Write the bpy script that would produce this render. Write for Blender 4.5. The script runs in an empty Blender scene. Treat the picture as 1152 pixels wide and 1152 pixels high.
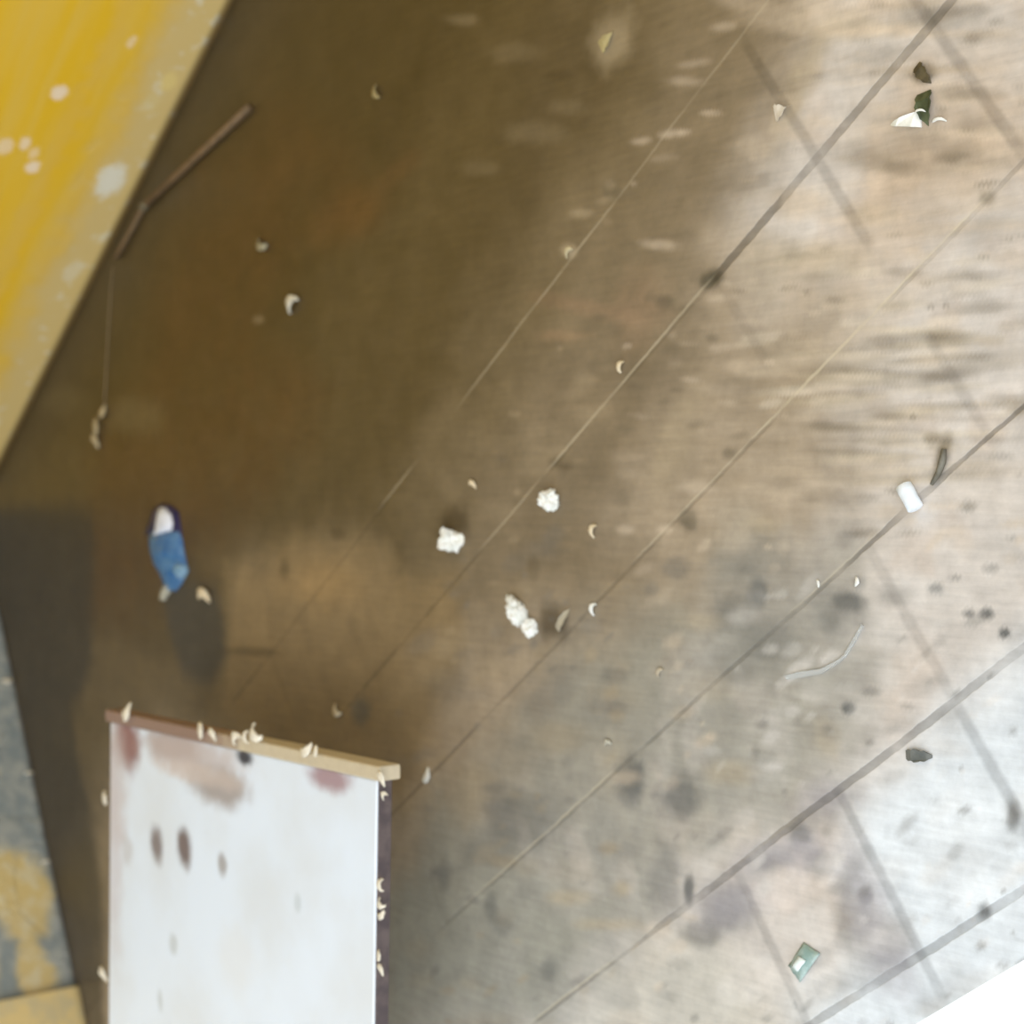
import bpy, bmesh, math, random
import numpy as np
from mathutils import Vector, Matrix

# ------------------------------------------------------------------ camera, sky, sun, exposure
S = bpy.context.scene
COL = S.collection
# camera axes in the world (x right, y down in the picture, z forward) and position, from the tile grid
R = np.array([[-0.4950, 0.3660, -0.7880], [0.5800, 0.8140, 0.0130], [0.6470, -0.4510, -0.6150]])
p_ = np.array([-0.6935214484473646, -2.143893154902689, 0.32038902859842466])
th_ = np.linalg.norm(p_); k_ = p_ / th_
K_ = np.array([[0, -k_[2], k_[1]], [k_[2], 0, -k_[0]], [-k_[1], k_[0], 0]])
R = np.eye(3) + math.sin(th_) * K_ + (1 - math.cos(th_)) * K_ @ K_
C = np.array([-0.64093, 1.27151, 1.46788])
F = 1900.0
cam_d = bpy.data.cameras.new('camera'); cam = bpy.data.objects.new('camera', cam_d); COL.objects.link(cam)
cam_d.sensor_width = 36; cam_d.lens = F / 1152 * 36; cam_d.clip_start = 0.02
M = Matrix.Identity(4)
for i in range(3):
    M[i][0] = R[0, i]; M[i][1] = -R[1, i]; M[i][2] = -R[2, i]; M[i][3] = C[i]
cam.matrix_world = M
cam_d.dof.use_dof = True; cam_d.dof.focus_distance = 1.75; cam_d.dof.aperture_fstop = 4.0
S.camera = cam

W = bpy.data.worlds.new('sky'); S.world = W; W.use_nodes = True
W.node_tree.nodes['Background'].inputs[0].default_value = (0.86, 0.94, 1.0, 1)
W.node_tree.nodes['Background'].inputs[1].default_value = 1.25
sd = bpy.data.lights.new('hazy_sun', 'SUN'); sun = bpy.data.objects.new('hazy_sun', sd); COL.objects.link(sun)
sd.energy = 1.3; sd.angle = math.radians(35); sd.color = (1.0, 0.97, 0.94)
sun.rotation_euler = Vector((0.42, -0.62, -0.72)).to_track_quat('-Z', 'Y').to_euler()
S.view_settings.view_transform = 'Standard'; S.view_settings.look = 'None'
S.view_settings.gamma = 1; S.view_settings.exposure = 0.12

# ------------------------------------------------------------------ helpers
def ray(x, y): return R.T @ np.array([(x - 576) / F, (y - 576) / F, 1.0])
def fl(x, y, z=0.0):
    d = ray(x, y); t = (z - C[2]) / d[2]; q = C + t * d
    return Vector((q[0], q[1], z))

def tag(o, label=None, cat=None, group=None, kind=None):
    if label: o['label'] = label
    if cat: o['category'] = cat
    if group: o['group'] = group
    if kind: o['kind'] = kind
    return o
def obj(name, bm, mat, parent=None, smooth=True, loc=None):
    me = bpy.data.meshes.new(name); bm.normal_update(); bm.to_mesh(me); bm.free()
    if smooth:
        for f in me.polygons: f.use_smooth = True
    me.materials.append(mat)
    o = bpy.data.objects.new(name, me); COL.objects.link(o)
    if parent: o.parent = parent
    if loc is not None: o.location = loc
    return o
def empty(name, loc, rz=0):
    o = bpy.data.objects.new(name, None); COL.objects.link(o); o.location = loc; o.rotation_euler = (0, 0, rz)
    o.empty_display_size = .05
    return o
def add_box(bm, lo, hi, bevel=0):
    r = bmesh.ops.create_cube(bm, size=1)
    vs = r['verts']
    for v in vs:
        v.co = Vector([lo[i] + (v.co[i] + .5) * (hi[i] - lo[i]) for i in range(3)])
    if bevel:
        es = list({e for v in vs for e in v.link_edges})
        bmesh.ops.bevel(bm, geom=es, offset=bevel, segments=3, affect='EDGES', profile=.5)
def add_poly_slab(bm, pts, z0, z1, bevel=0):
    lo = [bm.verts.new((p[0], p[1], z0)) for p in pts]; hi = [bm.verts.new((p[0], p[1], z1)) for p in pts]
    n = len(pts); fs = [bm.faces.new(hi), bm.faces.new(lo[::-1])]
    for i in range(n):
        fs.append(bm.faces.new([lo[i], lo[(i + 1) % n], hi[(i + 1) % n], hi[i]]))
    bmesh.ops.recalc_face_normals(bm, faces=fs)
    if bevel:
        es = list({e for v in lo + hi for e in v.link_edges})
        bmesh.ops.bevel(bm, geom=es, offset=bevel, segments=3, affect='EDGES', profile=.5)
def add_tube(bm, pts, rad, n=8):
    pts = [Vector(p) for p in pts]; rings = []
    for i, p in enumerate(pts):
        t = (pts[min(i + 1, len(pts) - 1)] - pts[max(i - 1, 0)]).normalized()
        a = t.cross(Vector((0, 0, 1))); a = a.normalized() if a.length > 1e-4 else Vector((1, 0, 0))
        b = t.cross(a).normalized(); r = rad[i] if isinstance(rad, (list, tuple)) else rad
        rings.append([bm.verts.new(p + a * r * math.cos(6.2832 * k / n) + b * r * math.sin(6.2832 * k / n)) for k in range(n)])
    for u, v in zip(rings, rings[1:]):
        for k in range(n): bm.faces.new([u[k], u[(k + 1) % n], v[(k + 1) % n], v[k]])
    bm.faces.new(rings[0][::-1]); bm.faces.new(rings[-1])
    bmesh.ops.recalc_face_normals(bm, faces=bm.faces[:])

# value noise on arrays
def vnoise(x, y, seed=0):
    xi = np.floor(x).astype(np.int64); yi = np.floor(y).astype(np.int64); fx = x - xi; fy = y - yi
    fx = fx * fx * (3 - 2 * fx); fy = fy * fy * (3 - 2 * fy)
    def h(a, b):
        n = (a * 374761393 + b * 668265263 + seed * 974711) & 0x7fffffff
        n = ((n ^ (n >> 13)) * 1274126177) & 0x7fffffff
        return ((n ^ (n >> 16)) & 0xffff) / 65535.0
    return (h(xi, yi) * (1 - fx) + h(xi + 1, yi) * fx) * (1 - fy) + (h(xi, yi + 1) * (1 - fx) + h(xi + 1, yi + 1) * fx) * fy
def fbm(x, y, f, seed=0, o=4):
    s = 0; a = .5
    for i in range(o): s = s + a * vnoise(x * f, y * f, seed + i * 17); f *= 2.03; a *= .5
    return s / (1 - .5 ** o)

# ------------------------------------------------------------------ materials
class Mat:
    def __init__(s, name, rough=.6, spec=.5):
        s.m = bpy.data.materials.new(name); s.m.use_nodes = True; s.t = s.m.node_tree
        s.b = s.t.nodes['Principled BSDF']; s.b.inputs['Roughness'].default_value = rough
        s.b.inputs['Specular IOR Level'].default_value = spec
    def n(s, typ, **kw):
        nd = s.t.nodes.new(typ)
        for k, v in kw.items():
            if k.startswith('i_'):
                key = k[2:]; nd.inputs[int(key) if key.isdigit() else key].default_value = v
            else: setattr(nd, k, v)
        return nd
    def l(s, a, b): s.t.links.new(a, b)
    def inp(s, sock, v):
        if isinstance(v, bpy.types.NodeSocket): s.l(v, sock)
        else: sock.default_value = v
    def math(s, op, a, b=0, c=None, clamp=False):
        nd = s.n('ShaderNodeMath', operation=op); nd.use_clamp = clamp
        s.inp(nd.inputs[0], a); s.inp(nd.inputs[1], b)
        if c is not None: s.inp(nd.inputs[2], c)
        return nd.outputs[0]
    def sstep(s, v, a, b):
        nd = s.n('ShaderNodeMapRange', interpolation_type='SMOOTHSTEP')
        s.inp(nd.inputs[0], v); s.inp(nd.inputs[1], a); s.inp(nd.inputs[2], b); return nd.outputs[0]
    def mix(s, f, a, b):
        nd = s.n('ShaderNodeMix', data_type='RGBA'); s.inp(nd.inputs[0], f)
        s.inp(nd.inputs[6], a if isinstance(a, bpy.types.NodeSocket) else (*a, 1)); s.inp(nd.inputs[7], b if isinstance(b, bpy.types.NodeSocket) else (*b, 1))
        return nd.outputs[2]
    def coord(s):
        return s.n('ShaderNodeTexCoord').outputs['Object']
    def mapping(s, v, scale=(1, 1, 1), rot=(0, 0, 0), loc=(0, 0, 0)):
        nd = s.n('ShaderNodeMapping'); s.l(v, nd.inputs[0]); nd.inputs['Scale'].default_value = scale; nd.inputs['Rotation'].default_value = rot; nd.inputs['Location'].default_value = loc
        return nd.outputs[0]
    def noise(s, v, scale, detail=4, rough=.55, dist=0):
        nd = s.n('ShaderNodeTexNoise'); s.l(v, nd.inputs['Vector']); nd.inputs['Scale'].default_value = scale
        nd.inputs['Detail'].default_value = detail; nd.inputs['Roughness'].default_value = rough; nd.inputs['Distortion'].default_value = dist
        return nd.outputs['Fac']
    def color(s, v): s.inp(s.b.inputs['Base Color'], v if isinstance(v, bpy.types.NodeSocket) else (*v, 1))
    def bump(s, h, strength=.3, dist=.002):
        nd = s.n('ShaderNodeBump'); s.l(h, nd.inputs['Height']); nd.inputs['Strength'].default_value = strength; nd.inputs['Distance'].default_value = dist
        s.l(nd.outputs[0], s.b.inputs['Normal'])
def lin(r, g, b): return tuple((c / 255 / 12.92 if c / 255 <= .04045 else ((c / 255 + .055) / 1.055) ** 2.4) for c in (r, g, b))
def simple(name, c1, c2=None, scale=60, rough=.6, spec=.4):
    m = Mat(name, rough, spec); v = m.coord(); nz = m.noise(v, scale, 3)
    m.color(m.mix(m.sstep(nz, .35, .65), c1, c2 or tuple(x * .8 for x in c1))); m.bump(nz, .2, .001); return m.m

# ------------------------------------------------------------------ floor: tiled slab, dirt and painted shade map and grout masks as attributes
XR = (-.7, 2.95); YR = (-1.0, 1.058); STEP = 0.004
nx = int((XR[1] - XR[0]) / STEP) + 1; ny = int((YR[1] - YR[0]) / STEP) + 1
gx = np.linspace(XR[0], XR[1], nx); gy = np.linspace(YR[0], YR[1], ny)
X, Y = np.meshgrid(gx, gy)
def pix(x, y): q = fl(x, y); return q.x, q.y
def poly_sd(pts, wob=.04, f=9, seed=1):
    """signed distance (positive inside) to a dirt or shade patch outline given on the floor, with a ragged edge"""
    P = [pix(*q) for q in pts]
    xx = X + wob * (fbm(X, Y, f, seed) - .5) * 2; yy = Y + wob * (fbm(X, Y, f, seed + 50) - .5) * 2
    d = np.full(X.shape, 1e9); ins = np.zeros(X.shape, bool)
    for (ax, ay), (bx, by) in zip(P, P[1:] + P[:1]):
        ex, ey = bx - ax, by - ay
        t = np.clip(((xx - ax) * ex + (yy - ay) * ey) / (ex * ex + ey * ey), 0, 1)
        d = np.minimum(d, np.hypot(xx - ax - t * ex, yy - ay - t * ey))
        c = ((ay > yy) != (by > yy)) & (xx < ex * (yy - ay) / (ey if abs(ey) > 1e-12 else 1e-12) + ax)
        ins ^= c
    return np.where(ins, d, -d)
def ss(v, a, b):
    t = np.clip((v - a) / (b - a), 0, 1); return t * t * (3 - 2 * t)
col = np.zeros(X.shape + (3,))
def base(c): col[:] = c
def layer(c, m):
    col[:] = col * (1 - m[..., None]) + np.array(c) * m[..., None]
def patch(c, pts, soft=.05, op=1., wob=.04, f=9, seed=1, mott=0):
    m = ss(poly_sd(pts, wob, f, seed), -soft, soft) * op
    if mott: m = m * (1 - mott * ss(fbm(X, Y, 14, seed + 9), .45, .65))
    layer(c, m)
def blob(c, px, py, rx, ry, op=1., ang=0, soft=.6, seed=3, wob=.35):
    """a small stain: rx, ry are half sizes in picture pixels at that place on the floor"""
    cx, cy = pix(px, py); ca, sa = math.cos(math.radians(ang)), math.sin(math.radians(ang))
    ax, ay = pix(px + rx * ca, py + rx * sa); bx, by = pix(px - ry * sa, py + ry * ca)
    A = np.linalg.inv(np.array([[ax - cx, bx - cx], [ay - cy, by - cy]]))
    sz = min(110, 6 / max(.02, math.hypot(ax - cx, ay - cy) * 2))
    ext = 3 * (math.hypot(ax - cx, ay - cy) + math.hypot(bx - cx, by - cy))
    i0, i1 = [int(np.clip((q - YR[0]) / STEP, 0, ny)) for q in (cy - ext, cy + ext)]; j0, j1 = [int(np.clip((q - XR[0]) / STEP, 0, nx)) for q in (cx - ext, cx + ext)]
    if i1 <= i0 or j1 <= j0: return
    Xw, Yw = X[i0:i1, j0:j1], Y[i0:i1, j0:j1]
    u = A[0, 0] * (Xw - cx) + A[0, 1] * (Yw - cy); v = A[1, 0] * (Xw - cx) + A[1, 1] * (Yw - cy)
    r = np.hypot(u, v) + wob * 2 * (fbm(Xw, Yw, sz * .5, seed) - .5)
    k = ((1 - ss(r, 1 - soft, 1 + soft)) * op)[..., None]
    w = col[i0:i1, j0:j1]; w[:] = w * (1 - k) + np.array(c) * k

PALE = lin(202, 195, 189); COOL = lin(212, 214, 212)
base(PALE)
n1 = fbm(X, Y, 5, 11); n2 = fbm(X, Y, 17, 23); n3 = fbm(X, Y, 40, 31)
layer(lin(184, 170, 158), ss(n2, .45, .7) * .5)
# cleaner cool tiles along the outer edge
patch(lin(212, 219, 226), [(1300, 620), (1152, 730), (1070, 795), (960, 890), (950, 960), (1010, 1060), (900, 1160), (900, 1300), (1400, 1300)], .05, .9, .03, 8, 3)
patch(lin(190, 186, 176), [(560, 1160), (700, 1090), (800, 1020), (890, 1160), (800, 1400), (500, 1400)], .06, .8, .04, 8, 5)
# ochre dirt band in the middle of the floor
TAN = lin(152, 137, 116)
patch(TAN, [(930, -60), (900, 60), (800, 250), (860, 330), (960, 360), (960, 560), (900, 640), (600, 900), (440, 1200), (-200, 1300), (-400, 0), (200, -300)], .09, .95, .07, 7, 7)
patch(lin(172, 148, 118), [(980, 130), (1120, 60), (1160, 150), (1040, 260), (990, 250)], .06, .6, .05, 12, 8)
patch(lin(120, 106, 84), [(880, -100), (880, 80), (790, 260), (780, 380), (700, 560), (720, 640), (500, 780), (350, 900), (-100, 1300), (-400, 0), (100, -300)], .10, .9, .09, 6, 9)
# grey cement film
patch(lin(140, 138, 128), [(690, 700), (840, 620), (960, 640), (980, 760), (940, 860), (850, 960), (700, 1060), (560, 1160), (430, 1160), (440, 1000), (500, 880), (600, 800)], .07, .8, .06, 9, 13, .3)
patch(lin(150, 148, 136), [(430, 1010), (560, 960), (700, 1040), (600, 1160), (430, 1200)], .06, .7, .05, 9, 15)
# dark brown soaked area
DB = lin(80, 67, 43)
patch(lin(104, 90, 64), [(790, -150), (770, 100), (680, 260), (600, 420), (560, 520), (500, 620), (300, 640), (100, 900), (-300, 600), (200, -400)], .13, .8, .10, 7, 41)
patch(DB, [(700, -150), (690, 60), (600, 260), (530, 420), (490, 520), (440, 560), (500, 640), (420, 620), (330, 600), (250, 640), (230, 760), (120, 800), (60, 1200), (-200, 1300), (-500, 100), (200, -400)], .10, .85, .10, 7, 17)
patch(lin(68, 56, 35), [(560, -150), (520, 60), (450, 240), (300, 420), (-50, 560), (-300, 500), (100, -300)], .10, .75, .08, 5, 19)
patch(lin(84, 62, 36), [(300, 120), (440, 180), (420, 220), (330, 260), (300, 360), (360, 420), (300, 560), (240, 620), (160, 700), (90, 700), (100, 520), (160, 400), (200, 260)], .09, .65, .08, 7, 21, .3)
patch(lin(136, 116, 84), [(260, 640), (330, 606), (420, 620), (505, 645), (520, 760), (450, 910), (330, 860), (240, 800)], .035, .8, .03, 9, 25)
patch(lin(98, 84, 60), [(90, 700), (200, 730), (260, 760), (250, 815), (120, 800), (80, 780)], .05, .6, .04, 9, 27)
# table's shadow painted along the wall corner, then a separate damp stain
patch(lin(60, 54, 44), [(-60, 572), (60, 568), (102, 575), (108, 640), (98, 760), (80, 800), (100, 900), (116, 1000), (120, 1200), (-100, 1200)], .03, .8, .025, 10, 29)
patch(lin(76, 70, 60), [(185, 655), (240, 655), (256, 740), (240, 770), (205, 760), (190, 710)], .022, .95, .015, 10, 33)
# ---- small stains
random.seed(5)
DK = lin(88, 82, 68)
for a in [(510, 590, 17, 22, .8), (622, 700, 17, 20, .75), (632, 520, 12, 10, .6), (748, 340, 11, 8, .8), (853, 667, 12, 15, .8), (955, 678, 18, 10, .75), (1052, 662, 9, 6, .8),
          (1040, 82, 10, 14, .75, 60), (1060, 515, 8, 26, .7, 15), (1048, 492, 10, 6, .6), (800, 315, 14, 9, .9, -30), (405, 800, 10, 16, .55), (710, 878, 15, 26, .55), (765, 895, 22, 24, .5),
          (820, 510, 8, 6, .5), (775, 585, 10, 12, .45), (800, 380, 8, 5, .5), (320, 640, 6, 12, .5), (380, 600, 8, 7, .5), (688, 215, 10, 12, .4), (545, 20, 14, 8, .3), (628, 85, 16, 5, .5),
          (565, 1040, 14, 12, .35), (552, 1020, 7, 14, .4), (618, 1090, 9, 12, .4), (500, 985, 7, 20, .4), (900, 940, 12, 16, .55), (870, 965, 22, 14, .5), (920, 970, 14, 18, .4),
          (820, 1020, 28, 22, .5), (790, 1050, 22, 14, .4), (775, 1000, 6, 16, .6), (975, 1010, 8, 9, .6), (960, 1035, 22, 38, .35), (1000, 1060, 24, 26, .35), (1140, 915, 9, 16, .7), (1108, 1025, 8, 10, .6),
          (600, 640, 8, 16, .4), (700, 560, 12, 8, .25), (830, 690, 30, 22, .35), (860, 720, 26, 20, .35), (760, 640, 16, 12, .3), (955, 797, 7, 6, .8), (1090, 570, 10, 5, .4), (1110, 690, 8, 6, .6),
          (1130, 712, 6, 5, .7), (1090, 690, 7, 5, .5), (1115, 640, 9, 5, .3), (930, 700, 14, 12, .3), (690, 760, 16, 9, .3), (750, 990, 20, 40, .3), (1055, 375, 14, 7, .4), (1110, 222, 10, 9, .7),
          (540, 960, 26, 14, .3), (590, 930, 40, 26, .3), (505, 770, 22, 18, .2), (560, 905, 24, 10, .25), (280, 733, 34, 5, .5, 3)]:
    px, py, rx, ry, op = a[:5]; blob((lin(84, 86, 86) if py > 600 else DK) if px > 640 or py > 740 else lin(70, 58, 38), px, py, rx, ry, min(.9, op * (1.35 if px > 640 and py > 560 else 1)), a[5] if len(a) > 5 else 0, .55, int(px))
# lighter scuffs
LT = lin(176, 160, 132)
for a in [(655, 345, 60, 10, .16, 12, (170, 130, 104)), (720, 350, 26, 40, .22, 10, (170, 138, 112)), (630, 378, 26, 6, .25, 0, (170, 138, 108)), (760, 500, 18, 60, .3, 20), (690, 45, 20, 30, .5, 20), (640, 282, 8, 7, .8), (655, 240, 12, 5, .4), (520, 22, 16, 6, .2),
          (575, 60, 24, 10, .12), (600, 150, 30, 12, .12), (540, 190, 20, 8, .1), (640, 120, 20, 8, .12), (450, 190, 24, 10, .2, -40, (118, 86, 58)), (390, 245, 44, 24, .25, -30, (112, 78, 44)),
          (900, 95, 14, 60, .45, 25), (960, 30, 40, 16, .5), (920, 290, 60, 18, .5), (860, 300, 30, 40, .3), (980, 240, 30, 12, .4), (690, 860, 20, 30, .2), (530, 900, 18, 30, .3, 30), (480, 860, 14, 50, .35, 15, (170, 148, 118)),
          (640, 1010, 24, 8, .5), (700, 1000, 10, 8, .5), (680, 1040, 30, 6, .5), (820, 870, 26, 12, .4), (800, 770, 26, 16, .3), (860, 590, 20, 10, .35), (790, 700, 26, 10, .3), (930, 830, 16, 20, .35), (1080, 960, 40, 60, .3, 0, (226, 228, 230)),
          (290, 360, 6, 4, .2), (150, 470, 30, 20, .5, 0, (104, 92, 66)), (70, 450, 24, 14, .4, 0, (100, 88, 62)), (360, 660, 40, 24, .3, 0, (172, 140, 92)), (880, 1000, 26, 26, .5, 0, (222, 212, 206)), (905, 1110, 40, 36, .4, 0, (224, 224, 222)),
          (985, 205, 12, 50, .5, 0, (206, 186, 164)), (1000, 180, 6, 6, .2)]:
    px, py, rx, ry, op = a[:5]; c = lin(*a[6]) if len(a) > 6 else LT
    blob(c, px, py, rx, ry, op, a[5] if len(a) > 5 else 0, .7, int(px) + 7)
for k in range(27):
    blob(lin(128, 116, 94) if k % 2 else lin(196, 182, 156), 1000 + random.uniform(-60, 70), 372 + k * 6.5, random.uniform(35, 75), 4.2, random.uniform(.25, .5), random.uniform(-5, 3), .5, k)
for k in range(46):
    blob(lin(142, 132, 114) if k % 2 else lin(214, 202, 184), random.uniform(850, 1150), random.uniform(280, 470), random.uniform(12, 50), random.uniform(4, 6), random.uniform(.2, .42), random.uniform(-12, 0), .5, k)
for k in range(40):
    blob(lin(214, 196, 174) if k % 2 else lin(176, 158, 134), random.uniform(960, 1160), random.uniform(-10, 270), random.uniform(30, 90), random.uniform(3.5, 5), random.uniform(.15, .35), random.uniform(-4, 3), .5, k)
for a in [(840, 640, 50, 30), (890, 700, 60, 40), (830, 740, 50, 30), (940, 690, 30, 20)]: blob(lin(134, 132, 126), *a, .5, -20, .8, 9)
for a in [(820, 1015, 40, 26), (865, 960, 40, 16), (970, 1000, 24, 60), (905, 960, 24, 20), (930, 900, 36, 20), (1000, 1080, 26, 40)]: blob(lin(160, 156, 162), *a, .6, -20, .8, 9)
NB = 900
for i in range(NB):   # random grime spots and scuffs, streaked the way the floor was swept
    px, py = random.uniform(440, 1160), random.uniform(-30, 1160)
    if px + py * .4 < 760: continue
    r = random.choice((2.5, 3, 4, 5, 7, 10, 16)); dk = random.random() < .5
    cdk = lin(104, 94, 78) if py < 600 else lin(112, 110, 106)
    clt = lin(200, 184, 164) if py < 640 or px < 800 else lin(212, 208, 204)
    if px < 700: clt = lin(158, 142, 116)
    elong = random.uniform(1.5, 5) if (py < 600 and px > 720) else random.uniform(1, 2.6)
    if py < 420 and px < 820 and not dk and r > 5: continue
    blob(cdk if dk else clt, px, py, r * elong, r, random.uniform(.12, .5) * (.7 if r > 8 else 1), random.uniform(-10, 6) if py < 600 else random.uniform(-50, 10), .6, i)
col *= (0.77 + 0.27 * n2 + .20 * n3)[..., None]
# grout masks
def seg_mask(segs):
    m = np.zeros(X.shape)
    for a, b, s in segs:
        ax, ay = pix(*a); bx, by = pix(*b); ex, ey = bx - ax, by - ay
        t = (((X - ax) * ex + (Y - ay) * ey) / (ex * ex + ey * ey)); e = .03 / math.hypot(ex, ey)
        d = np.abs((X - ax) * ey - (Y - ay) * ex) / math.hypot(ex, ey)
        m = np.maximum(m, s * ss(t, -e, e) * (1 - ss(t, 1 - e, 1 + e)) * (1 - ss(d, .03, .04)))
    return m
rn = ss(fbm(X, Y, 20, 77), .25, .6) * .5 + .5
g_dark = seg_mask([((1085, -5), (925, 175), .8), ((915, 185), (800, 315), 1), ((790, 330), (690, 425), .35), ((640, 500), (620, 530), .5), ((540, 615), (380, 800), .5), ((440, 560), (260, 790), .6),
    ((430, 920), (540, 815), .65), ((540, 815), (740, 605), .45), ((740, 605), (870, 470), .5), ((1110, 225), (1200, 135), .5), ((1110, 225), (1000, 335), .45), ((500, 1060), (720, 845), .45), ((720, 845), (790, 775), .6), ((790, 775), (950, 650), .55),
    ((950, 640), (1010, 580), .9), ((1035, 570), (1180, 430), .9), ((600, 1155), (780, 1015), .6), ((780, 1015), (1070, 790), .8), ((1070, 790), (1200, 690), .7), ((870, 1180), (1200, 965), .7)]) * rn
g_light = seg_mask([((870, 0), (690, 230), .3), ((690, 230), (640, 285), .6), ((640, 285), (520, 455), .5), ((470, 545), (430, 580), .5), ((1050, 20), (960, 120), .35), ((800, 315), (620, 525), .75), ((600, 540), (540, 605), .5), ((1110, 230), (850, 490), .95),
    ((840, 500), (720, 625), .6), ((990, 610), (890, 690), .45), ((690, 880), (530, 1020), .7), ((720, 1100), (600, 1155), .8), ((900, 920), (830, 980), .4)]) * rn
g_width = seg_mask([((1085, -5), (780, 340), 1), ((1200, 690), (740, 1045), .75), ((870, 1180), (1200, 965), .7), ((1060, 530), (1000, 600), .6)])
g_x = seg_mask([((1025, -20), (1160, 175), .75), ((840, 45), (985, 265), .7), ((1035, 380), (1120, 500), .45), ((804, 319), (850, 420), .35), ((985, 610), (1075, 790), .5), ((1075, 790), (1155, 930), .8), ((945, 885), (1055, 1125), .8), ((832, 980), (920, 1160), .6), ((480, 880), (505, 1020), .3), ((310, 735), (345, 810), .35), ((1000, 330), (1000, 331), 0), ((700, 430), (760, 580), .12), ((870, 720), (945, 885), .15), ((860, 470), (985, 610), .12), ((1035, 1065), (1060, 1140), .4)])
# joints carry on over the floor around the stained middle
rim = np.maximum(ss(-X, .02, .12), 0) 
v0 = pix(1152, 1152); far = ss(X + 1.6 * Y, 2.75, 3.1)
rim = np.clip(rim + far, 0, 1)
g_dark = np.maximum(g_dark, .55 * rim); g_x = np.maximum(g_x, .5 * rim); g_width = np.maximum(g_width, .5 * rim)
wet = ss(poly_sd([(640, -150), (560, 260), (480, 520), (500, 640), (250, 640), (230, 760), (120, 1200), (-300, 1200), (-500, 100), (200, -400)], .05, 7, 17), -.08, .08)

verts = np.stack([X.ravel(), Y.ravel(), np.zeros(X.size)], 1)
ii = np.arange(nx * ny).reshape(ny, nx)
quads = np.stack([ii[:-1, :-1], ii[:-1, 1:], ii[1:, 1:], ii[1:, :-1]], -1).reshape(-1, 4)
vl = verts.tolist(); fc = quads.tolist()
n0 = len(vl); z0 = -.14
bd = list(ii[0, :]) + list(ii[1:, -1]) + list(ii[-1, -2::-1]) + list(ii[-2:0:-1, 0])
bd = [int(b) for b in bd]
low = []
for b in bd: low.append(len(vl)); vl.append([vl[b][0], vl[b][1], z0])
for i in range(len(bd)): j = (i + 1) % len(bd); fc.append([bd[i], low[i], low[j], bd[j]])
fc.append(low[::-1])
me = bpy.data.meshes.new('floor'); me.from_pydata(vl, [], fc); me.update()
def attr(name, arr3):
    a = me.attributes.new(name, 'FLOAT_COLOR', 'POINT')
    d = np.ones((len(vl), 4), np.float32); d[:n0, :3] = arr3.reshape(-1, 3)
    d[n0:, :3] = arr3.reshape(-1, 3)[bd]; a.data.foreach_set('color', d.ravel())
attr('dirt', col.astype(np.float32)); attr('grout', np.stack([g_dark, g_light, g_width], -1)); attr('grout_cross', np.stack([g_x, wet, n1], -1))
m = Mat('floor_tiles', .5, .4)
pos = m.coord(); sx = m.n('ShaderNodeSeparateXYZ'); m.l(pos, sx.inputs[0])
ad = m.n('ShaderNodeAttribute', attribute_name='dirt'); ag = m.n('ShaderNodeAttribute', attribute_name='grout'); ax_ = m.n('ShaderNodeAttribute', attribute_name='grout_cross')
sg = m.n('ShaderNodeSeparateColor'); m.l(ag.outputs['Color'], sg.inputs[0]); sc = m.n('ShaderNodeSeparateColor'); m.l(ax_.outputs['Color'], sc.inputs[0])
wv = m.math('MULTIPLY', m.math('SUBTRACT', m.noise(pos, 5, 2), .5), .007)
wv2 = m.math('MULTIPLY', m.math('SUBTRACT', m.noise(pos, 60, 3), .5), .0035)
wob = m.math('ADD', wv, wv2)
def line_dist(c):
    t = m.math('DIVIDE', m.math('ADD', c, wob), .2); fr = m.math('SUBTRACT', t, m.math('ROUND', t)); return m.math('MULTIPLY', m.math('ABSOLUTE', fr), .2)
dy = line_dist(sx.outputs['Y']); dx = line_dist(sx.outputs['X'])
w = m.math('ADD', .0016, m.math('MULTIPLY', sg.outputs['Blue'], .0030))
dark = m.math('MULTIPLY', m.math('SUBTRACT', 1.0, m.sstep(dy, w, m.math('ADD', w, .0022))), sg.outputs['Red'])
t2 = m.math('DIVIDE', m.math('ADD', m.math('ADD', sx.outputs['Y'], wob), .0028), .2)
dl = m.math('MULTIPLY', m.math('ABSOLUTE', m.math('SUBTRACT', t2, m.math('ROUND', t2))), .2)
light = m.math('MULTIPLY', m.math('SUBTRACT', 1.0, m.sstep(dl, .0008, .003)), sg.outputs['Green'])
dark2 = m.math('MULTIPLY', m.math('SUBTRACT', 1.0, m.sstep(dx, .003, .011)), sc.outputs['Red'])
fine = m.noise(pos, 90, 5, .6); med = m.noise(pos, 22, 5, .6)
stv = m.mapping(m.mapping(pos, (1, 1, 1), (0, 0, math.radians(35.6))), (14, 120, 1)); streak = m.noise(stv, 1.0, 3, .5)
br = m.math('ADD', m.math('ADD', .52, m.math('MULTIPLY', fine, .22)), m.math('ADD', m.math('MULTIPLY', med, .42), m.math('MULTIPLY', streak, .34)))
base_c = m.n('ShaderNodeVectorMath', operation='SCALE'); m.l(ad.outputs['Color'], base_c.inputs[0]); m.l(br, base_c.inputs['Scale'])
c = m.mix(m.math('MULTIPLY', light, .55), base_c.outputs[0], lin(206, 194, 168))
sd1 = m.n('ShaderNodeVectorMath', operation='SCALE'); m.l(c, sd1.inputs[0]); sd1.inputs['Scale'].default_value = .42
c = m.mix(m.math('MULTIPLY', dark, .9), c, sd1.outputs[0])
sd2 = m.n('ShaderNodeVectorMath', operation='SCALE'); m.l(c, sd2.inputs[0]); sd2.inputs['Scale'].default_value = .6
c = m.mix(m.math('MULTIPLY', dark2, .85), c, sd2.outputs[0])
m.color(c)
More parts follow.
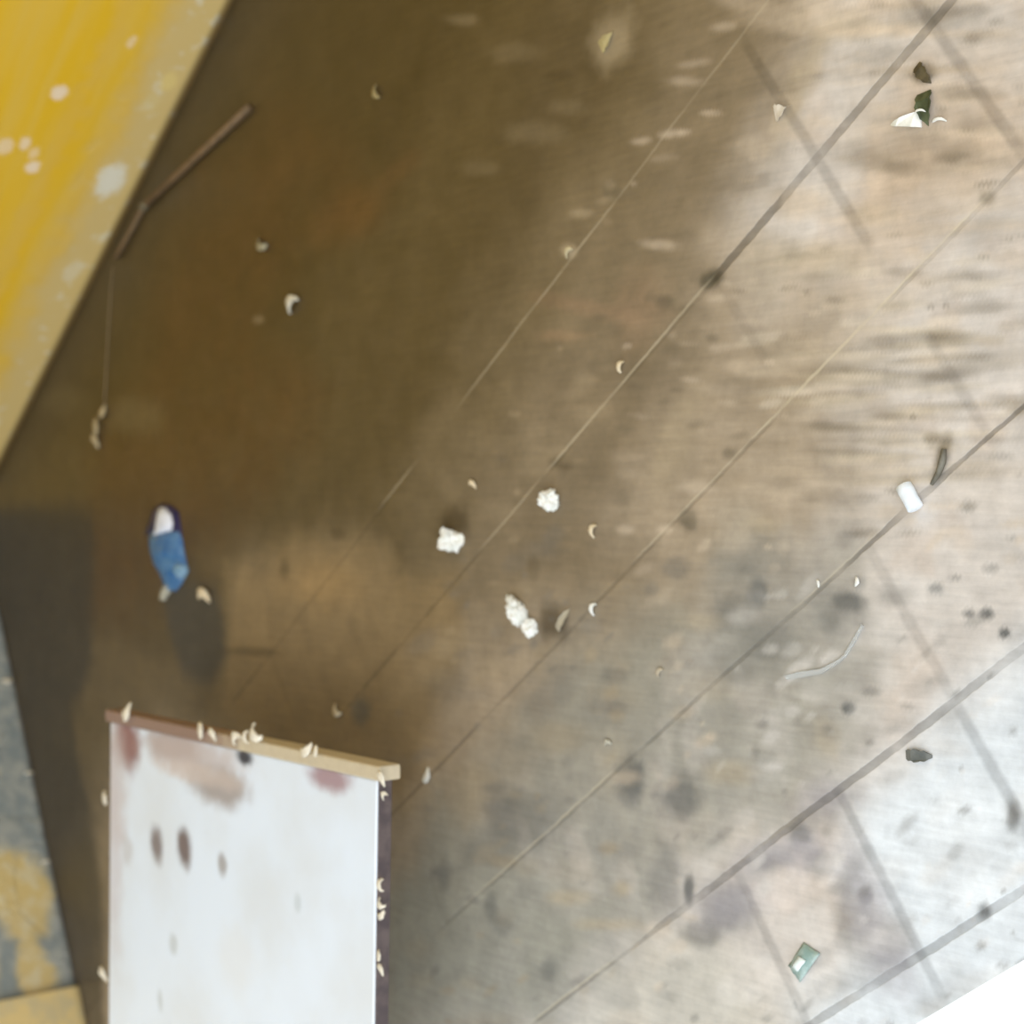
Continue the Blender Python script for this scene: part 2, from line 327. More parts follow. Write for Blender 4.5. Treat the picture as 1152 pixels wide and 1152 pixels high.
m.inp(m.b.inputs['Roughness'], m.math('SUBTRACT', m.math('ADD', .42, m.math('MULTIPLY', med, .25)), m.math('MULTIPLY', sc.outputs['Green'], .12)))
hh = m.math('SUBTRACT', m.math('ADD', m.math('MULTIPLY', fine, .4), m.math('MULTIPLY', streak, .5)), m.math('ADD', dark, m.math('MULTIPLY', dark2, .4)))
m.bump(hh, .35, .0015)
me.materials.append(m.m); FM = m.m
floor = bpy.data.objects.new('floor', me); COL.objects.link(floor); tag(floor, 'dirty pale floor tiles with brown stains', kind='structure')

me.materials.append(simple('white_concrete_riser', (.82, .82, .8), (.76, .76, .74), 12, .8))
nq = (nx - 1) * (ny - 1)
for f_ in me.polygons[nq:]: f_.material_index = 1
# outside ground, one step down
m = Mat('sunny_concrete', .8); v = m.coord(); m.color(m.mix(m.noise(v, 6, 4), (.86, .86, .85), (.92, .92, .92)))
bm = bmesh.new(); add_box(bm, (-8, -6, -.3), (9, 9, -.14)); g = obj('ground', bm, m.m, smooth=False); tag(g, 'bright pale ground beyond the floor edge', kind='structure')

# ------------------------------------------------------------------ walls
m = Mat('yellow_paint', .45); v = m.coord(); s3 = m.n('ShaderNodeSeparateXYZ'); m.l(v, s3.inputs[0]); Z = s3.outputs['Z']
big = m.noise(v, 4, 4, .6); mid = m.noise(v, 18, 5, .6); fin = m.noise(v, 70, 4, .6)
brush = m.noise(m.mapping(v, (2, 1, 26)), 1, 3, .5)
yel = m.mix(m.sstep(brush, .35, .7), lin(226, 180, 32), lin(222, 182, 70))
zz = m.math('ADD', Z, m.math('MULTIPLY', m.math('SUBTRACT', mid, .5), .10))
zz = m.math('ADD', zz, m.math('MULTIPLY', m.math('SUBTRACT', big, .5), .06))
worn = m.math('SUBTRACT', 1.0, m.sstep(zz, .06, .16))
c = m.mix(m.math('MULTIPLY', worn, .85), yel, lin(208, 184, 128))
faint = m.math('MULTIPLY', m.math('SUBTRACT', 1.0, m.sstep(m.math('ABSOLUTE', m.math('SUBTRACT', zz, .19)), .0, .03)), .45)
c = m.mix(faint, c, lin(218, 178, 84))
chip = m.math('MULTIPLY', m.sstep(m.noise(v, 26, 3, .6), .56, .66), m.math('SUBTRACT', 1.0, m.sstep(zz, .05, .10)))
c = m.mix(m.math('MULTIPLY', chip, .6), c, lin(222, 216, 192))
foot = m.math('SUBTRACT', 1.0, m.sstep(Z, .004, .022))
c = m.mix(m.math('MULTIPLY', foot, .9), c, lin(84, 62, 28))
def spot(px, py, r, colr, op=.85, asp=1.0):
    """a bare patch on the yellow wall, by the place it has on the wall"""
    global c
    d = ray(px, py); t = (-1.0 - C[1]) / d[1]; q = C + t * d
    vd = m.n('ShaderNodeVectorMath', operation='SUBTRACT'); m.l(v, vd.inputs[0]); vd.inputs[1].default_value = (q[0], -1.0, q[2])
    vs = m.n('ShaderNodeVectorMath', operation='MULTIPLY'); m.l(vd.outputs[0], vs.inputs[0]); vs.inputs[1].default_value = (1 / r / asp, 0, 1 / r)
    ln = m.n('ShaderNodeVectorMath', operation='LENGTH'); m.l(vs.outputs[0], ln.inputs[0])
    dd = m.math('ADD', ln.outputs['Value'], m.math('MULTIPLY', m.math('SUBTRACT', fin, .5), 1.2))
    c = m.mix(m.math('MULTIPLY', m.math('SUBTRACT', 1.0, m.sstep(dd, .5, 1.1)), op), c, colr)
PK = lin(240, 218, 190)
for a in [(67, 104, .018, PK, .9, 1.2), (37, 188, .017, PK, .9, 1.1), (28, 161, .013, PK, .7, 1.6), (5, 165, .018, PK, .6, 1.4), (38, 172, .012, PK, .5, 1.6), (124, 203, .034, lin(226, 220, 200), .95, 1.6), (148, 47, .010, PK, .5, 1.9),
          (82, 305, .022, lin(220, 208, 176), .6, 1.7), (190, 92, .018, lin(230, 206, 130), .6, 1.5), (170, 115, .02, lin(216, 196, 140), .5, 1.4)]: spot(*a)
m.color(c); m.bump(m.math('ADD', m.math('MULTIPLY', mid, .6), m.math('MULTIPLY', worn, -.6)), .5, .004); yellow = m.m
bm = bmesh.new(); add_box(bm, (-1.9, -1.15, -.14), (2.9, -1.0, 2.6))
tag(obj('wall_back', bm, yellow, smooth=False), 'yellow painted wall with worn pale foot', kind='structure')

m = Mat('peeling_paint', .6); v = m.coord(); big = m.noise(v, 7, 5, .6, .6); mid = m.noise(v, 30, 4); fin = m.noise(v, 90, 4)
s3 = m.n('ShaderNodeSeparateXYZ'); m.l(v, s3.inputs[0])
gr = m.mix(m.sstep(mid, .35, .65), lin(130, 138, 138), lin(158, 160, 154))
YP = m.mix(m.sstep(mid, .4, .7), lin(206, 182, 122), lin(210, 196, 156)); c = gr
for wy, wz, ry_, rz_, op in [(-.41, .10, .06, .03, .6), (-.12, .12, .11, .10, .95), (-.03, .09, .10, .07, .9), (.07, .09, .08, .055, .9), (-.22, .16, .08, .05, .9), (.02, .17, .12, .03, .6)]:
    dY = m.math('DIVIDE', m.math('SUBTRACT', s3.outputs['Y'], wy), ry_); dZ = m.math('DIVIDE', m.math('SUBTRACT', s3.outputs['Z'], wz), rz_)
    dd = m.math('ADD', m.math('SQRT', m.math('ADD', m.math('MULTIPLY', dY, dY), m.math('MULTIPLY', dZ, dZ))), m.math('MULTIPLY', m.math('SUBTRACT', big, .5), 2.4))
    c = m.mix(m.math('MULTIPLY', m.math('SUBTRACT', 1.0, m.sstep(dd, .55, 1.05)), op), c, YP)
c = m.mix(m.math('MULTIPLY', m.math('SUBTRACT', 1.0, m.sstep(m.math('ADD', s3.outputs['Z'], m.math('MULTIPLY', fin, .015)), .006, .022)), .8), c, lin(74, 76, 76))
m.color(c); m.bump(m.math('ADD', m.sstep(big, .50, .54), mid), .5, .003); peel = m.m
# the left wall stands a little out of square with the tiles
A0 = Vector((2.572, -1.0)); A1 = Vector((2.727, .136))
bm = bmesh.new(); add_poly_slab(bm, [A0, A1, (2.95, .12), (2.95, -1.0)], 0, 2.6, .002)
tag(obj('wall_left', bm, peel, smooth=False), 'grey wall with peeling yellow paint', kind='structure')
m = Mat('old_yellow_paint', .6); v = m.coord(); mid = m.noise(v, 20, 5); s3 = m.n('ShaderNodeSeparateXYZ'); m.l(v, s3.inputs[0])
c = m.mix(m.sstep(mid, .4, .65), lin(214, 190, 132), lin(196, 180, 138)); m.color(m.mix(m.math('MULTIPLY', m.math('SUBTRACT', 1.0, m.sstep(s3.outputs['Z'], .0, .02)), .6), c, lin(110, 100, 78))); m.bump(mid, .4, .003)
bm = bmesh.new(); add_poly_slab(bm, [(2.712, .138), (2.84, 1.06), (2.95, 1.06), (2.95, .138)], 0, 2.6, .003)
tag(obj('wall_front', bm, m.m, smooth=False), 'pale yellow wall end beside the grey wall', kind='structure')
# unseen roof over the floor, added to block sky light from above
m = Mat('shade_roof_plaster', .9); v = m.coord(); m.color(m.mix(m.noise(v, 8), (.62, .6, .55), (.68, .66, .6)))
bm = bmesh.new(); add_box(bm, (-1.3, -1.15, 2.6), (2.95, .85, 2.7)); tag(obj('shade_roof', bm, m.m, smooth=False), 'plain unseen roof added to shade the floor', kind='structure')

# ------------------------------------------------------------------ low table with a white board top
TZ = .26
def at(x, y): q = fl(x, y, TZ); return Vector((q.x, q.y))
c0, c1 = at(124, 812), at(424, 878)
c3 = at(122, 1152); dcol = (c3 - c0).normalized(); dr = (at(420, 1152) - c1).normalized()
dm = ((dcol + dr) * .5).normalized()
L = .72
rowd = (c1 - c0); c2 = c1 + dr * L; c3 = c0 + dcol * L
ctr = (c0 + c1 + c2 + c3) / 4
m = Mat('white_board_paint', .35); v = m.coord(); big = m.noise(v, 5, 4, .5); mid = m.noise(v, 24, 4)
c = m.mix(m.sstep(big, .35, .7), (.75, .82, .92), (.70, .74, .79))
def spot2(px, py, rx, ry, colr, op, nz=None, am=.45, sh=(.35, 1.2)):
    """worn mark on the board, sizes along and across its far edge"""
    global c
    q = at(px, py) - ctr; e1 = rowd.normalized(); e2 = Vector((-e1.y, e1.x))
    vd = m.n('ShaderNodeVectorMath', operation='SUBTRACT'); m.l(v, vd.inputs[0]); vd.inputs[1].default_value = (q.x, q.y, 0)
    outs = []
    for e, r in ((e1, rx * 1.35), (e2, ry)):
        dt = m.n('ShaderNodeVectorMath', operation='DOT_PRODUCT'); m.l(vd.outputs[0], dt.inputs[0]); dt.inputs[1].default_value = (e.x / r, e.y / r, 0); outs.append(m.math('POWER', m.math('ABSOLUTE', dt.outputs['Value']), 2))
    dd = m.math('ADD', m.math('SQRT', m.math('ADD', outs[0], outs[1])), m.math('MULTIPLY', m.math('SUBTRACT', mid, .5), am * 2))
    c = m.mix(m.math('MULTIPLY', m.math('SUBTRACT', 1.0, m.sstep(dd, *sh)), op), c, colr)
BR = lin(142, 104, 96)
for a in [(143, 833, .045, .06, lin(140, 96, 88), .95), (195, 840, .08, .035, lin(156, 134, 124), .7), (130, 880, .04, .12, lin(196, 184, 180), .6), (215, 850, .14, .04, lin(186, 168, 160), .7), (245, 885, .085, .035, lin(160, 148, 142), .9), (371, 875, .05, .022, lin(160, 128, 132), .9),
          (275, 852, .02, .014, lin(40, 34, 40), .95), (176, 950, .021, .034, lin(120, 104, 98), .9), (207, 953, .021, .038, lin(112, 94, 88), .95), (250, 972, .013, .020, lin(150, 142, 138), .8), (143, 955, .018, .03, lin(186, 178, 174), .5),
          (220, 870, .12, .02, lin(206, 190, 180), .6), (195, 1062, .012, .02, lin(182, 186, 186), .6), (180, 1125, .009, .02, lin(180, 186, 188), .6), (335, 1015, .009, .016, lin(196, 204, 210), .7), (265, 1080, .05, .06, lin(222, 224, 226), .5), (128, 960, .03, .2, lin(196, 182, 180), .5)]: spot2(*a)
m.color(c); m.bump(mid, .15, .001); boardm = m.m
table = empty('low_table', (ctr.x, ctr.y, 0)); tag(table, 'low white topped table with brown stains and a pale wooden edge, in the corner', 'table')
def rel(p): return (p[0] - ctr.x, p[1] - ctr.y)
bm = bmesh.new(); add_poly_slab(bm, [rel(q) for q in (c0, c1, c2, c3)], TZ - .020, TZ, .003)
# its dark side is a separate strip
o = obj('tabletop', bm, boardm, table, smooth=False)
# edge banding along the side with pale wood
m = Mat('edge_wood', .6); v = m.coord(); nz = m.noise(v, 14, 4); f2 = m.noise(v, 80, 3)
dp = m.n('ShaderNodeVectorMath', operation='DOT_PRODUCT'); m.l(v, dp.inputs[0]); dp.inputs[1].default_value = ((c1 - c0).normalized().x, (c1 - c0).normalized().y, 0)
c = m.mix(m.sstep(m.math('ADD', dp.outputs['Value'], m.math('MULTIPLY', nz, .22)), -.06 + (c0 + (c1 - c0) * .5 - ctr).dot((c1 - c0).normalized()) + .11, .06 + (c0 + (c1 - c0) * .5 - ctr).dot((c1 - c0).normalized()) + .11), lin(146, 120, 106), lin(206, 192, 164)); c = m.mix(m.math('MULTIPLY', f2, .3), c, lin(110, 90, 74)); m.color(c); m.bump(f2, .4, .002)
nrm = Vector((rowd.y, -rowd.x)).normalized()
if nrm.dot(c0 - c3) < 0: nrm = -nrm
rd = rowd.normalized()
bm = bmesh.new(); add_poly_slab(bm, [rel(q) for q in (c0 - rd * .012, c1 + rd * .012, c1 + rd * .012 + nrm * .02, c0 - rd * .012 + nrm * .02)], TZ - .030, TZ + .004, .003)
tag(obj('edge_strip', bm, m.m, table, smooth=False), 'pale wooden edge strip')
m2 = simple('dark_side', lin(74, 64, 66), lin(96, 84, 82), 40, .6)
n2_ = Vector((-dr.y, dr.x))
if n2_.dot(c1 - c0) < 0: n2_ = -n2_
bm = bmesh.new(); add_poly_slab(bm, [rel(q) for q in (c1, c2, c2 + n2_ * .003, c1 + n2_ * .003)], TZ - .022, TZ - .002, .001)
tag(obj('side_strip', bm, m2, table, smooth=False), 'dark side strip')
pc = (c0 - ctr) * .25 + (c3 - ctr) * .35
bm = bmesh.new(); add_poly_slab(bm, [(pc.x + a_, pc.y + b_) for a_, b_ in ((-.05, -.05), (.05, -.05), (.05, .05), (-.05, .05))], .02, TZ - .026, .006)
obj('pedestal', bm, m2, table, smooth=False)
bm = bmesh.new(); add_poly_slab(bm, [(pc.x + a_, pc.y + b_) for a_, b_ in ((-.09, -.09), (.09, -.09), (.09, .09), (-.09, .09))], .0, .02, .006)
obj('base', bm, m2, table, smooth=False)

# ------------------------------------------------------------------ small litter
white = simple('white_scrap', lin(240, 240, 236), lin(222, 224, 218), 90, .7)
cream = simple('cream_crumb', lin(226, 212, 184), lin(204, 186, 152), 90, .7)
def lump(rx, ry, rz, seed, rot=0, sub=3, jag=.5):
    bm = bmesh.new(); bmesh.ops.create_icosphere(bm, subdivisions=sub, radius=1)
    rg = random.Random(seed); dirs = [(Vector([rg.gauss(0, 1) for _ in range(3)]).normalized(), rg.uniform(-.5, 1) * jag, rg.uniform(3, 9)) for _ in range(16)]
    for v in bm.verts:
        d = v.co.normalized(); s = 1
        for dd, a, sh in dirs: s += a * max(0, d.dot(dd)) ** (sh * 2)
        v.co = d * s * .8
    if sub >= 4:
        from mathutils import noise as MN
        for v in bm.verts:
            q = v.co.normalized() * 2.6 + Vector((seed * 3.1, 0, 0)); cell = MN.voronoi(q)[0]
            v.co *= 1 + .55 * (.45 - cell[0]) - .25 * max(0, .12 - (cell[1] - cell[0])) * 6
    zmin = min(v.co.z for v in bm.verts)
    ca, sa = math.cos(rot), math.sin(rot)
    for v in bm.verts:
        x, y, z = v.co.x * rx, v.co.y * ry, max(v.co.z, -.55) * rz
        v.co = Vector((x * ca - y * sa, x * sa + y * ca, z + .55 * rz))
    return bm
def flake(r, seed, curl=.5):
    r *= 1.0
    """thin curled chip of paint or shell with thickness"""
    rg = random.Random(seed); bm = bmesh.new(); n = 7; m_ = 4
    g_ = []
    for i in range(n):
        row = []
        for j in range(m_):
            u = (i / (n - 1) - .5) * 2; w_ = (j / (m_ - 1) - .5)
            x = r * u * math.cos(curl * u); z = r * curl * (1 - u * u) * .8 + abs(w_) * r * .1
            row.append(bm.verts.new((x + rg.uniform(-.06, .06) * r, w_ * r * .62 * (1.0 - .6 * u * u) - r * .45 * u * u + rg.uniform(-.05, .05) * r, z * .5)))
        g_.append(row)
    for i in range(n - 1):
        for j in range(m_ - 1): bm.faces.new([g_[i][j], g_[i + 1][j], g_[i + 1][j + 1], g_[i][j + 1]])
    bmesh.ops.recalc_face_normals(bm, faces=bm.faces[:])
    bmesh.ops.solidify(bm, geom=bm.faces[:], thickness=max(.0008, r * .16))
    zmin = min(v.co.z for v in bm.verts)
    for v in bm.verts: v.co.z -= zmin
    return bm
def px_size(px, py, n):   # metres that n picture pixels cover on the floor there
    a = fl(px - n / 2, py); b = fl(px + n / 2, py); return (b - a).length * .85

PAP = 'crumpled white paper scraps on the floor'
for px, py, w_, h_, ang, seed, lab in [
    (510, 608, 27, 24, 0, 3, 'crumpled white paper scrap lying just below a dark damp spot, leftmost of the big scraps'),
    (623, 561, 28, 27, 1.1, 8, 'crumpled white paper scrap with jagged points, topmost of the big scraps'),
    (587, 688, 24, 34, .4, 12, 'larger crumpled white scrap, upper of the touching pair beside the dark spot'),
    (600, 707, 22, 20, .9, 19, 'smaller crumpled white scrap, lower of the touching pair beside the dark spot')]:
    s = px_size(px, py, w_) * (.36 if px == 510 else .43); t = px_size(px, py, h_) * .43
    o = obj('paper_scrap', lump(s, t * 1.1, min(s, t) * .9, seed, ang, 4, .6), white, smooth=False, loc=fl(px, py)); tag(o, lab, 'paper scrap', PAP)
CR = 'small pale crumbs scattered on the floor'
for px, py, w_, lab, mt in [
    (533, 543, 13, 'small curled pale crumb up and right of the leftmost paper scrap', cream),
    (667, 596, 16, 'small curled cream crumb right of and below the jagged paper scrap', cream),
    (698, 412, 15, 'small curled pale crumb beside a grout line in the upper middle', cream),
    (667, 684, 15, 'rough whitish crumb on the grout line right of the touching paper pair', white),
    (330, 339, 20, 'frayed grey white flake on the dark brown floor', simple('grey_white_flake', lin(206, 200, 182))),
    (296, 278, 16, 'faint greyish flake above the frayed white flake on the dark floor', simple('dull_crumb', lin(150, 142, 116))),
    (232, 666, 20, 'cream crumb right of the blue wrapper tail', cream),
    (640, 282, 14, 'pale crumb on the faint upper grout line', simple('tan_crumb', lin(196, 184, 150))),
    (380, 801, 14, 'curled pale crumb above the table top edge', cream),
    (483, 875, 18, 'curled white crumb on the grout line right of the table corner', white),
    (966, 655, 14, 'bright curved crumb above a dark oval stain', white),
    (684, 834, 12, 'tiny ring shaped pale crumb in the grey dirt', simple('grey_crumb', lin(190, 186, 170))),
    (742, 755, 13, 'tiny pale curl on the brown grey floor in the lower middle', simple('beige_crumb', lin(188, 176, 154))),
    (424, 106, 14, 'thin pale chip at the top on the dark brown floor', simple('brown_crumb', lin(150, 136, 96))),
    (922, 656, 10, 'tiny bright chip on the grout line left of the bright curved crumb', white)]:
    s = px_size(px, py, w_) * .5
    o = obj('crumb', flake(s, px, .7), mt, loc=fl(px, py, .0005)); o.rotation_euler = (0, 0, (px * 7 % 31) / 5.); tag(o, lab, 'crumb', CR)
# cluster of crumbs near the wall at the end of the thread
for k, (px, py, w_) in enumerate([(118, 466, 13), (112, 480, 14), (110, 493, 14)]):
    s = px_size(px, py, w_) * .5
    o = obj('crumb', flake(s, 40 + k, .7), simple('dusty_crumb_%d' % k, lin(178, 162, 128)), loc=fl(px, py, .0005)); o.rotation_euler = (0, 0, k)
    tag(o, ['topmost dusty crumb at the end of the thread by the yellow wall', 'middle dusty crumb of the three by the yellow wall', 'lowest dusty crumb of the three by the yellow wall'][k], 'crumb', CR)
# shards
def sliver(name, px0, py0, px1, py1, wpx, mt, lab, cat, thick=.0015, taper=.3, lift=.0, point=False):
    a = fl(px0, py0, .0004); b = fl(px1, py1, .0004); d = (b - a); L_ = d.length; w_ = px_size(px0, py0, wpx) * .5
    bm = bmesh.new(); n = 8; pr_ = Vector((-d.y, d.x, 0)).normalized(); ctr_ = (a + b) / 2
    up, dn = [], []
    for i in range(n + 1):
        t = i / n; ww = w_ * (math.sin(math.pi * min(1, t * .75 + taper)) ** .7) * (1 + .15 * math.sin(i * 2.3))
        if point: ww = w_ * (.08 + .92 * t ** .8)
        up.append(a + d * t + pr_ * ww - ctr_); dn.append(a + d * t - pr_ * ww - ctr_)
    add_poly_slab(bm, up + dn[::-1], 0, thick)
    for v in bm.verts:
        u_ = v.co.dot(d.normalized()) / L_; v.co.z += lift * max(0, .25 - u_ * u_) * 4
    o = obj(name, bm, mt, smooth=False, loc=(ctr_.x, ctr_.y, .0004)); tag(o, lab, cat); return o
sliver('paper_shard', 1003, 141, 1037, 134, 17, white, 'pointed white paper shard left of the dark green leaf, top right', 'paper shard', .002, .12, .006, True)
grn = simple('dark_green_leaf', lin(58, 66, 44), lin(84, 92, 66), 70, .5)
o = sliver('leaf_scrap', 1040, 104, 1045, 142, 20, grn, 'dark green upright leaf scrap between two white bits, top right', 'leaf', .0015, .3, .006)
for px, py, w_, lab in [(1036, 124, 16, 'thin white curl across the dark green leaf scrap'), (1058, 134, 22, 'wavy white curl right of the dark green leaf scrap')]:
    s = px_size(px, py, w_) * .5; o = obj('crumb', flake(s, px, .5), white, loc=fl(px, py, .001 if px > 1050 else .0085)); o.rotation_euler = (0, 0, 2.4); o.scale = (1, .5, 1); tag(o, lab, 'crumb', CR)
sliver('brown_leaf', 1032, 74, 1048, 94, 13, simple('dry_leaf', lin(96, 86, 62), lin(70, 62, 44), 60), 'small dry brown leaf above the dark green leaf scrap', 'leaf', .0015, .25, .004)
sliver('dark_leaf', 1020, 849, 1049, 851, 13, simple('dark_leaf_m', lin(92, 96, 94), lin(112, 114, 110), 60), 'small dark grey leaf on the pale tile at lower right', 'leaf', .0015, .2, .004)
sliver('grey_shard', 627, 708, 641, 685, 7, simple('grey_shard_m', lin(178, 170, 150), None, 60), 'narrow grey shard right of the touching paper pair', 'shard', .001, .25, .003)
sliver('pale_shard', 872, 128, 890, 118, 16, simple('pale_shard_m', lin(196, 186, 170), lin(216, 208, 196), 60), 'small pale shard left of the dark grout crossing, upper right', 'shard', .001, .5, .002)
sliver('shiny_sliver', 676, 54, 692, 34, 12, simple('gold_sliver_m', lin(178, 168, 128), lin(160, 148, 108), 60, .3), 'small straw coloured sliver at the top edge of the floor', 'sliver', .001, .4, .002)

# white tube (cigarette butt like) and twig
a, b = fl(1022, 546), fl(1036, 572); rr = px_size(1030, 560, 18) * .5
a.z = b.z = rr * .95; bm = bmesh.new(); mid_ = (a + b) / 2; ax2 = (b - a)
add_tube(bm, [a - mid_ + ax2 * (t - 0) for t in (-.0, .03, .3, .6, .97, 1.0)], [rr * .85, rr, rr * 1.02, rr * .97, rr, rr * .86], 16)
o = obj('paper_roll', bm, simple('white_roll', lin(232, 238, 244), lin(220, 228, 236), 50, .5), loc=mid_); tag(o, 'short rolled white paper lying across a grout line at right', 'paper roll')
tw = [fl(1064, 505), fl(1062, 520), fl(1058, 532), fl(1050, 545)]; rr = px_size(1060, 520, 7) * .5
for q in tw: q.z = rr * .9
bm = bmesh.new(); o0 = tw[0].copy(); add_tube(bm, [q - o0 for q in tw], [rr * .8, rr * 1.2, rr, rr * .6], 8)
tag(obj('twig', bm, simple('twig_m', lin(96, 92, 80), lin(120, 116, 104), 60), loc=o0), 'short dark bent twig beside the rolled white paper', 'twig')

# blue wrapper with white end
blue = simple('blue_foil', lin(44, 96, 150), lin(78, 120, 162), 45, .3, .6); darkb = simple('navy_foil', lin(32, 30, 66), lin(44, 40, 80), 50, .35)
root = empty('wrapper', fl(190, 618)); tag(root, 'crumpled blue wrapper with a white end and navy border on dark brown floor', 'wrapper')
o0 = fl(190, 618)
def strip_mesh(rows, seed, thick=.002, crumple=.004):
    """rows: list of (left px, right px, y px, height); a crumpled sheet following them"""
    rg = random.Random(seed); bm = bmesh.new(); G = []; nsub = 9; rr2 = []
    for (a, b) in zip(rows, rows[1:]):
        for k in range(4): t = k / 4; rr2.append([a[i] * (1 - t) + b[i] * t for i in range(4)])
    rr2.append(rows[-1])
    for l_, r_, y_, h_ in rr2:
        row = []
        for j in range(nsub):
            t = j / (nsub - 1); q = fl(l_ + (r_ - l_) * t, y_ + (t - .5) * 2) - o0
            q.z = .0015 + h_ * math.sin(math.pi * t) ** .7 + rg.uniform(0, crumple) * math.sin(math.pi * t); row.append(bm.verts.new(q))
        G.append(row)
    for u, w_ in zip(G, G[1:]):
        for j in range(nsub - 1): bm.faces.new([u[j], u[j + 1], w_[j + 1], w_[j]])
    bmesh.ops.recalc_face_normals(bm, faces=bm.faces[:]); bmesh.ops.solidify(bm, geom=bm.faces[:], thickness=thick * .5)
    z = min(v.co.z for v in bm.verts)
    for v in bm.verts: v.co.z -= min(z, 0)
    return bm
obj('packet', strip_mesh([(172, 204, 597, .010), (168, 206, 606, .016), (170, 208, 620, .018), (173, 211, 634, .016), (180, 210, 645, .012), (184, 206, 655, .007), (185, 199, 664, .003)], 4), blue, root)
tag(obj('border', strip_mesh([(181, 193, 567, .002), (172, 201, 574, .005), (167, 204, 590, .008), (163, 206, 602, .006)], 6, .0015, .002), darkb, root), 'navy border')
tag(obj('white_end', strip_mesh([(182, 192, 571, .006), (179, 197, 578, .012), (177, 200, 590, .016), (177, 198, 597, .017), (178, 186, 602, .014)], 8, .002, .003), simple('white_foil', lin(222, 226, 238), lin(206, 212, 226), 50, .35), root), 'white end')
tag(obj('twisted_tail', strip_mesh([(187, 196, 657, .004), (183, 194, 663, .006), (181, 190, 669, .005), (180, 186, 675, .001)], 10, .0015, .003), simple('grey_foil', lin(186, 182, 164), lin(150, 150, 140), 60, .4), root), 'pale twisted tail')
tag(obj('torn_fold', strip_mesh([(200, 212, 635, .012), (199, 213, 642, .014), (198, 209, 650, .005)], 12, .0015, .003), simple('pale_blue_foil', lin(130, 160, 184), lin(100, 140, 170), 60, .4), root), 'pale blue torn fold')

# teal wrapper at lower right
teal = simple('teal_foil', lin(134, 160, 154), lin(168, 186, 180), 50, .3, .6)
o0 = fl(905, 1081); root = empty('candy_wrapper', o0); tag(root, 'small teal green wrapper on the pale tile at the bottom', 'wrapper')
def quad_sheet(P, seed, h, nn=8):
    rg = random.Random(seed); bm = bmesh.new(); G = []
    P = [fl(*q) - o0 for q in P]
    for i in range(nn):
        row = []
        for j in range(nn):
            s_, t_ = i / (nn - 1), j / (nn - 1)
            q = (P[0] * (1 - s_) + P[1] * s_) * (1 - t_) + (P[3] * (1 - s_) + P[2] * s_) * t_
            q.z = .001 + h * math.sin(math.pi * s_) * math.sin(math.pi * t_) + rg.uniform(0, h * .5); row.append(bm.verts.new(q))
        G.append(row)
    for u, w_ in zip(G, G[1:]):
        for j in range(nn - 1): bm.faces.new([u[j], u[j + 1], w_[j + 1], w_[j]])
    bmesh.ops.recalc_face_normals(bm, faces=bm.faces[:]); bmesh.ops.solidify(bm, geom=bm.faces[:], thickness=.001)
    z = min(v.co.z for v in bm.verts)
    for v in bm.verts: v.co.z -= min(z, 0)
    return bm
obj('sheet', quad_sheet([(905, 1060), (924, 1073), (901, 1105), (888, 1086)], 3, .004), teal, root)
tag(obj('label_patch', quad_sheet([(903, 1074), (911, 1080), (902, 1092), (895, 1086)], 5, .003, 5), simple('pale_patch', lin(226, 236, 234), None, 50, .3), root), 'white patch').location.z = .0052

# strip of clear film, drawn out over the floor
m = Mat('clear_film', .15); m.b.inputs['Transmission Weight'].default_value = .55; m.b.inputs['Base Color'].default_value = (.85, .87, .87, 1); film = m.m
pts = [fl(885, 762), fl(900, 759), fl(925, 755), fl(944, 744), fl(951, 738), fl(962, 720), fl(971, 703)]
o0 = pts[0].copy(); bm = bmesh.new(); w_ = .0024
up, dn = [], []
for i, q in enumerate(pts):
    t = (pts[min(i + 1, 6)] - pts[max(0, i - 1)]).normalized(); s_ = Vector((-t.y, t.x, 0)); k = w_ * (1, 1.4, 1.2, .7, .6, .8, .5)[i]; up.append(q + s_ * k - o0); dn.append(q - s_ * k - o0)
add_poly_slab(bm, up + dn[::-1], .0005, .002)
tag(obj('plastic_strip', bm, film, smooth=False, loc=o0), 'bent strip of clear plastic film on the grey stained tile', 'plastic strip')

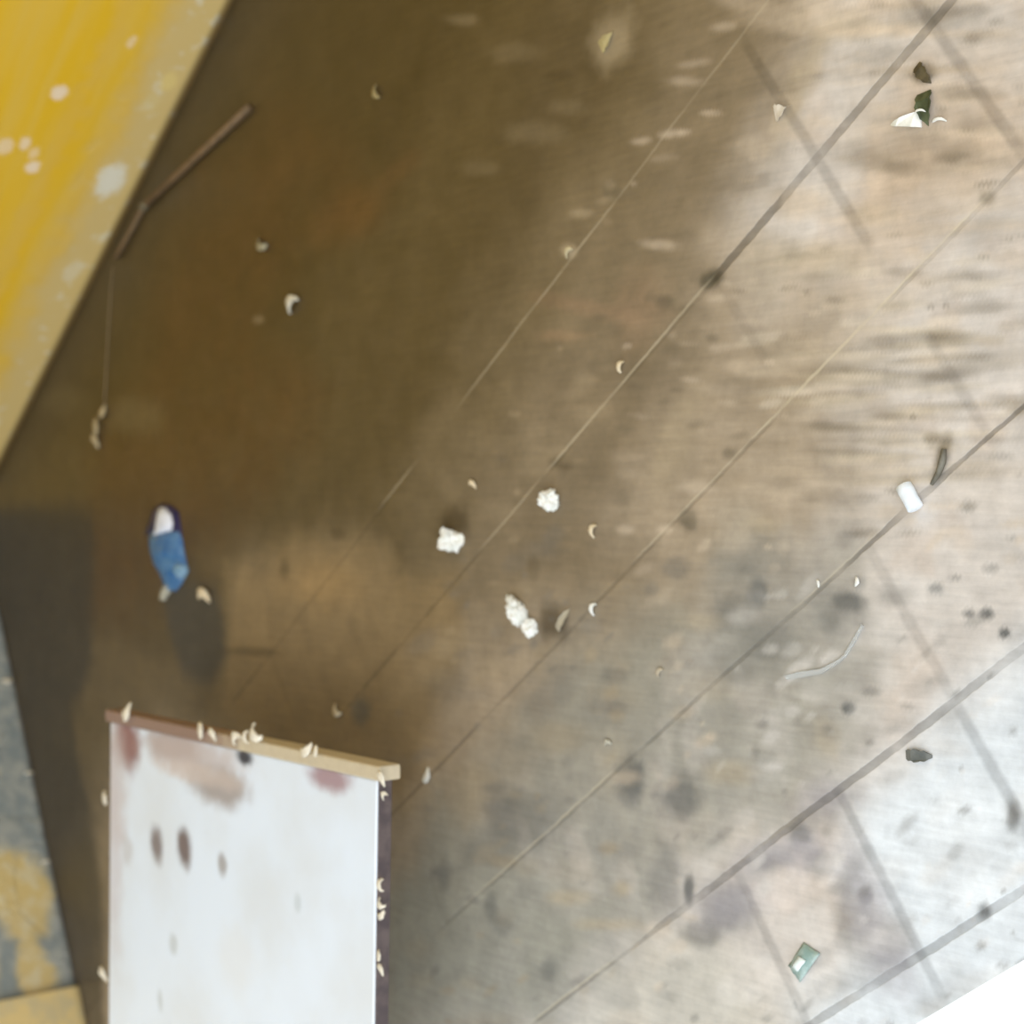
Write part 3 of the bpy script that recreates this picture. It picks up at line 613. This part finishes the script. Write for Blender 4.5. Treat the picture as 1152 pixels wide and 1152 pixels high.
# bent straw and thread by the yellow wall
straw = simple('dull_straw', lin(120, 96, 68), lin(104, 84, 58), 40, .7)
a, k1, b = fl(284, 121), fl(166, 232), fl(134, 290); rr = px_size(200, 190, 4.4) * .5
for q in (a, k1, b): q.z = rr
root = empty('straw', Vector((k1.x, k1.y, 0))); tag(root, 'bent dull brown straw lying along the foot of the yellow wall', 'straw')
bk = Vector((k1.x, k1.y, 0))
bm = bmesh.new(); add_tube(bm, [a - bk, (a + k1) / 2 - bk, k1 - bk], rr, 10); obj('long_tube', bm, straw, root)
bm = bmesh.new(); add_tube(bm, [k1 - bk + (b - k1) * .08, b - bk], rr * .75, 10); obj('short_tube', bm, straw, root)
bm = bmesh.new(); ddv = (k1 - a).normalized(); add_tube(bm, [k1 - bk - ddv * .012 + ddv * .006 * i for i in range(5)], [rr * 1.05, rr * 1.35, rr * 1.05, rr * 1.35, rr], 10); tag(obj('bend', bm, simple('bend_m', lin(112, 102, 80)), root), 'greyish ribbed bend')
pts = [fl(128, 300), fl(125, 330), fl(122, 380), fl(120, 420), fl(118, 458)]
for q in pts: q.z = .0012
o0 = pts[0].copy(); o0.z = 0; bm = bmesh.new(); add_tube(bm, [q - o0 for q in pts], .0012, 6)
tag(obj('thread', bm, simple('thread_m', lin(140, 122, 90)), loc=o0), 'thin pale thread running from the straw to three dusty crumbs', 'thread')

# paint flakes on the table edges (parts of the table) and on the left wall
fm = simple('paint_flake', lin(232, 224, 206), lin(206, 196, 176), 90, .6)
def tflake(px, py, w_, seed, z=TZ, mt=None):
    q = fl(px, py, z); s = px_size(px, py, w_) * .42
    o = obj('paint_flake', flake(s, seed, .8), mt or fm, table, loc=(q.x - ctr.x, q.y - ctr.y, z)); o.rotation_euler = (0, 0, seed)
for i, (px, py, w_) in enumerate([(147, 804, 18), (230, 822, 15), (242, 823, 15), (268, 827, 16), (278, 828, 12), (290, 827, 20), (348, 846, 20), (358, 846, 12), (433, 873, 18)]): tflake(px, py, w_, i, TZ + .003)
for i, (px, py, w_) in enumerate([(122, 897, 12), (119, 1092, 14), (433, 893, 11), (429, 995, 14), (430, 1018, 13), (431, 1031, 14), (429, 1076, 12), (431, 1088, 14)]): tflake(px, py, w_, 20 + i, TZ - .004)
wl = bpy.data.objects['wall_left']
def wall_pt(px, py):
    d = ray(px, py); n_ = Vector((A1.y - A0.y, -(A1.x - A0.x), 0)); t = ((A0.x - C[0]) * n_.x + (A0.y - C[1]) * n_.y) / (d[0] * n_.x + d[1] * n_.y); return Vector(C + t * d)
for i, (px, py, w_) in enumerate([(8, 768, 18), (33, 872, 14), (52, 972, 12), (68, 1044, 14), (70, 1070, 12)]):
    q = wall_pt(px, py); s = .017
    o = obj('paint_flake', flake(s, 60 + i, .8), fm, wl, loc=q); o.rotation_euler = (0, -math.pi / 2, i * .8)
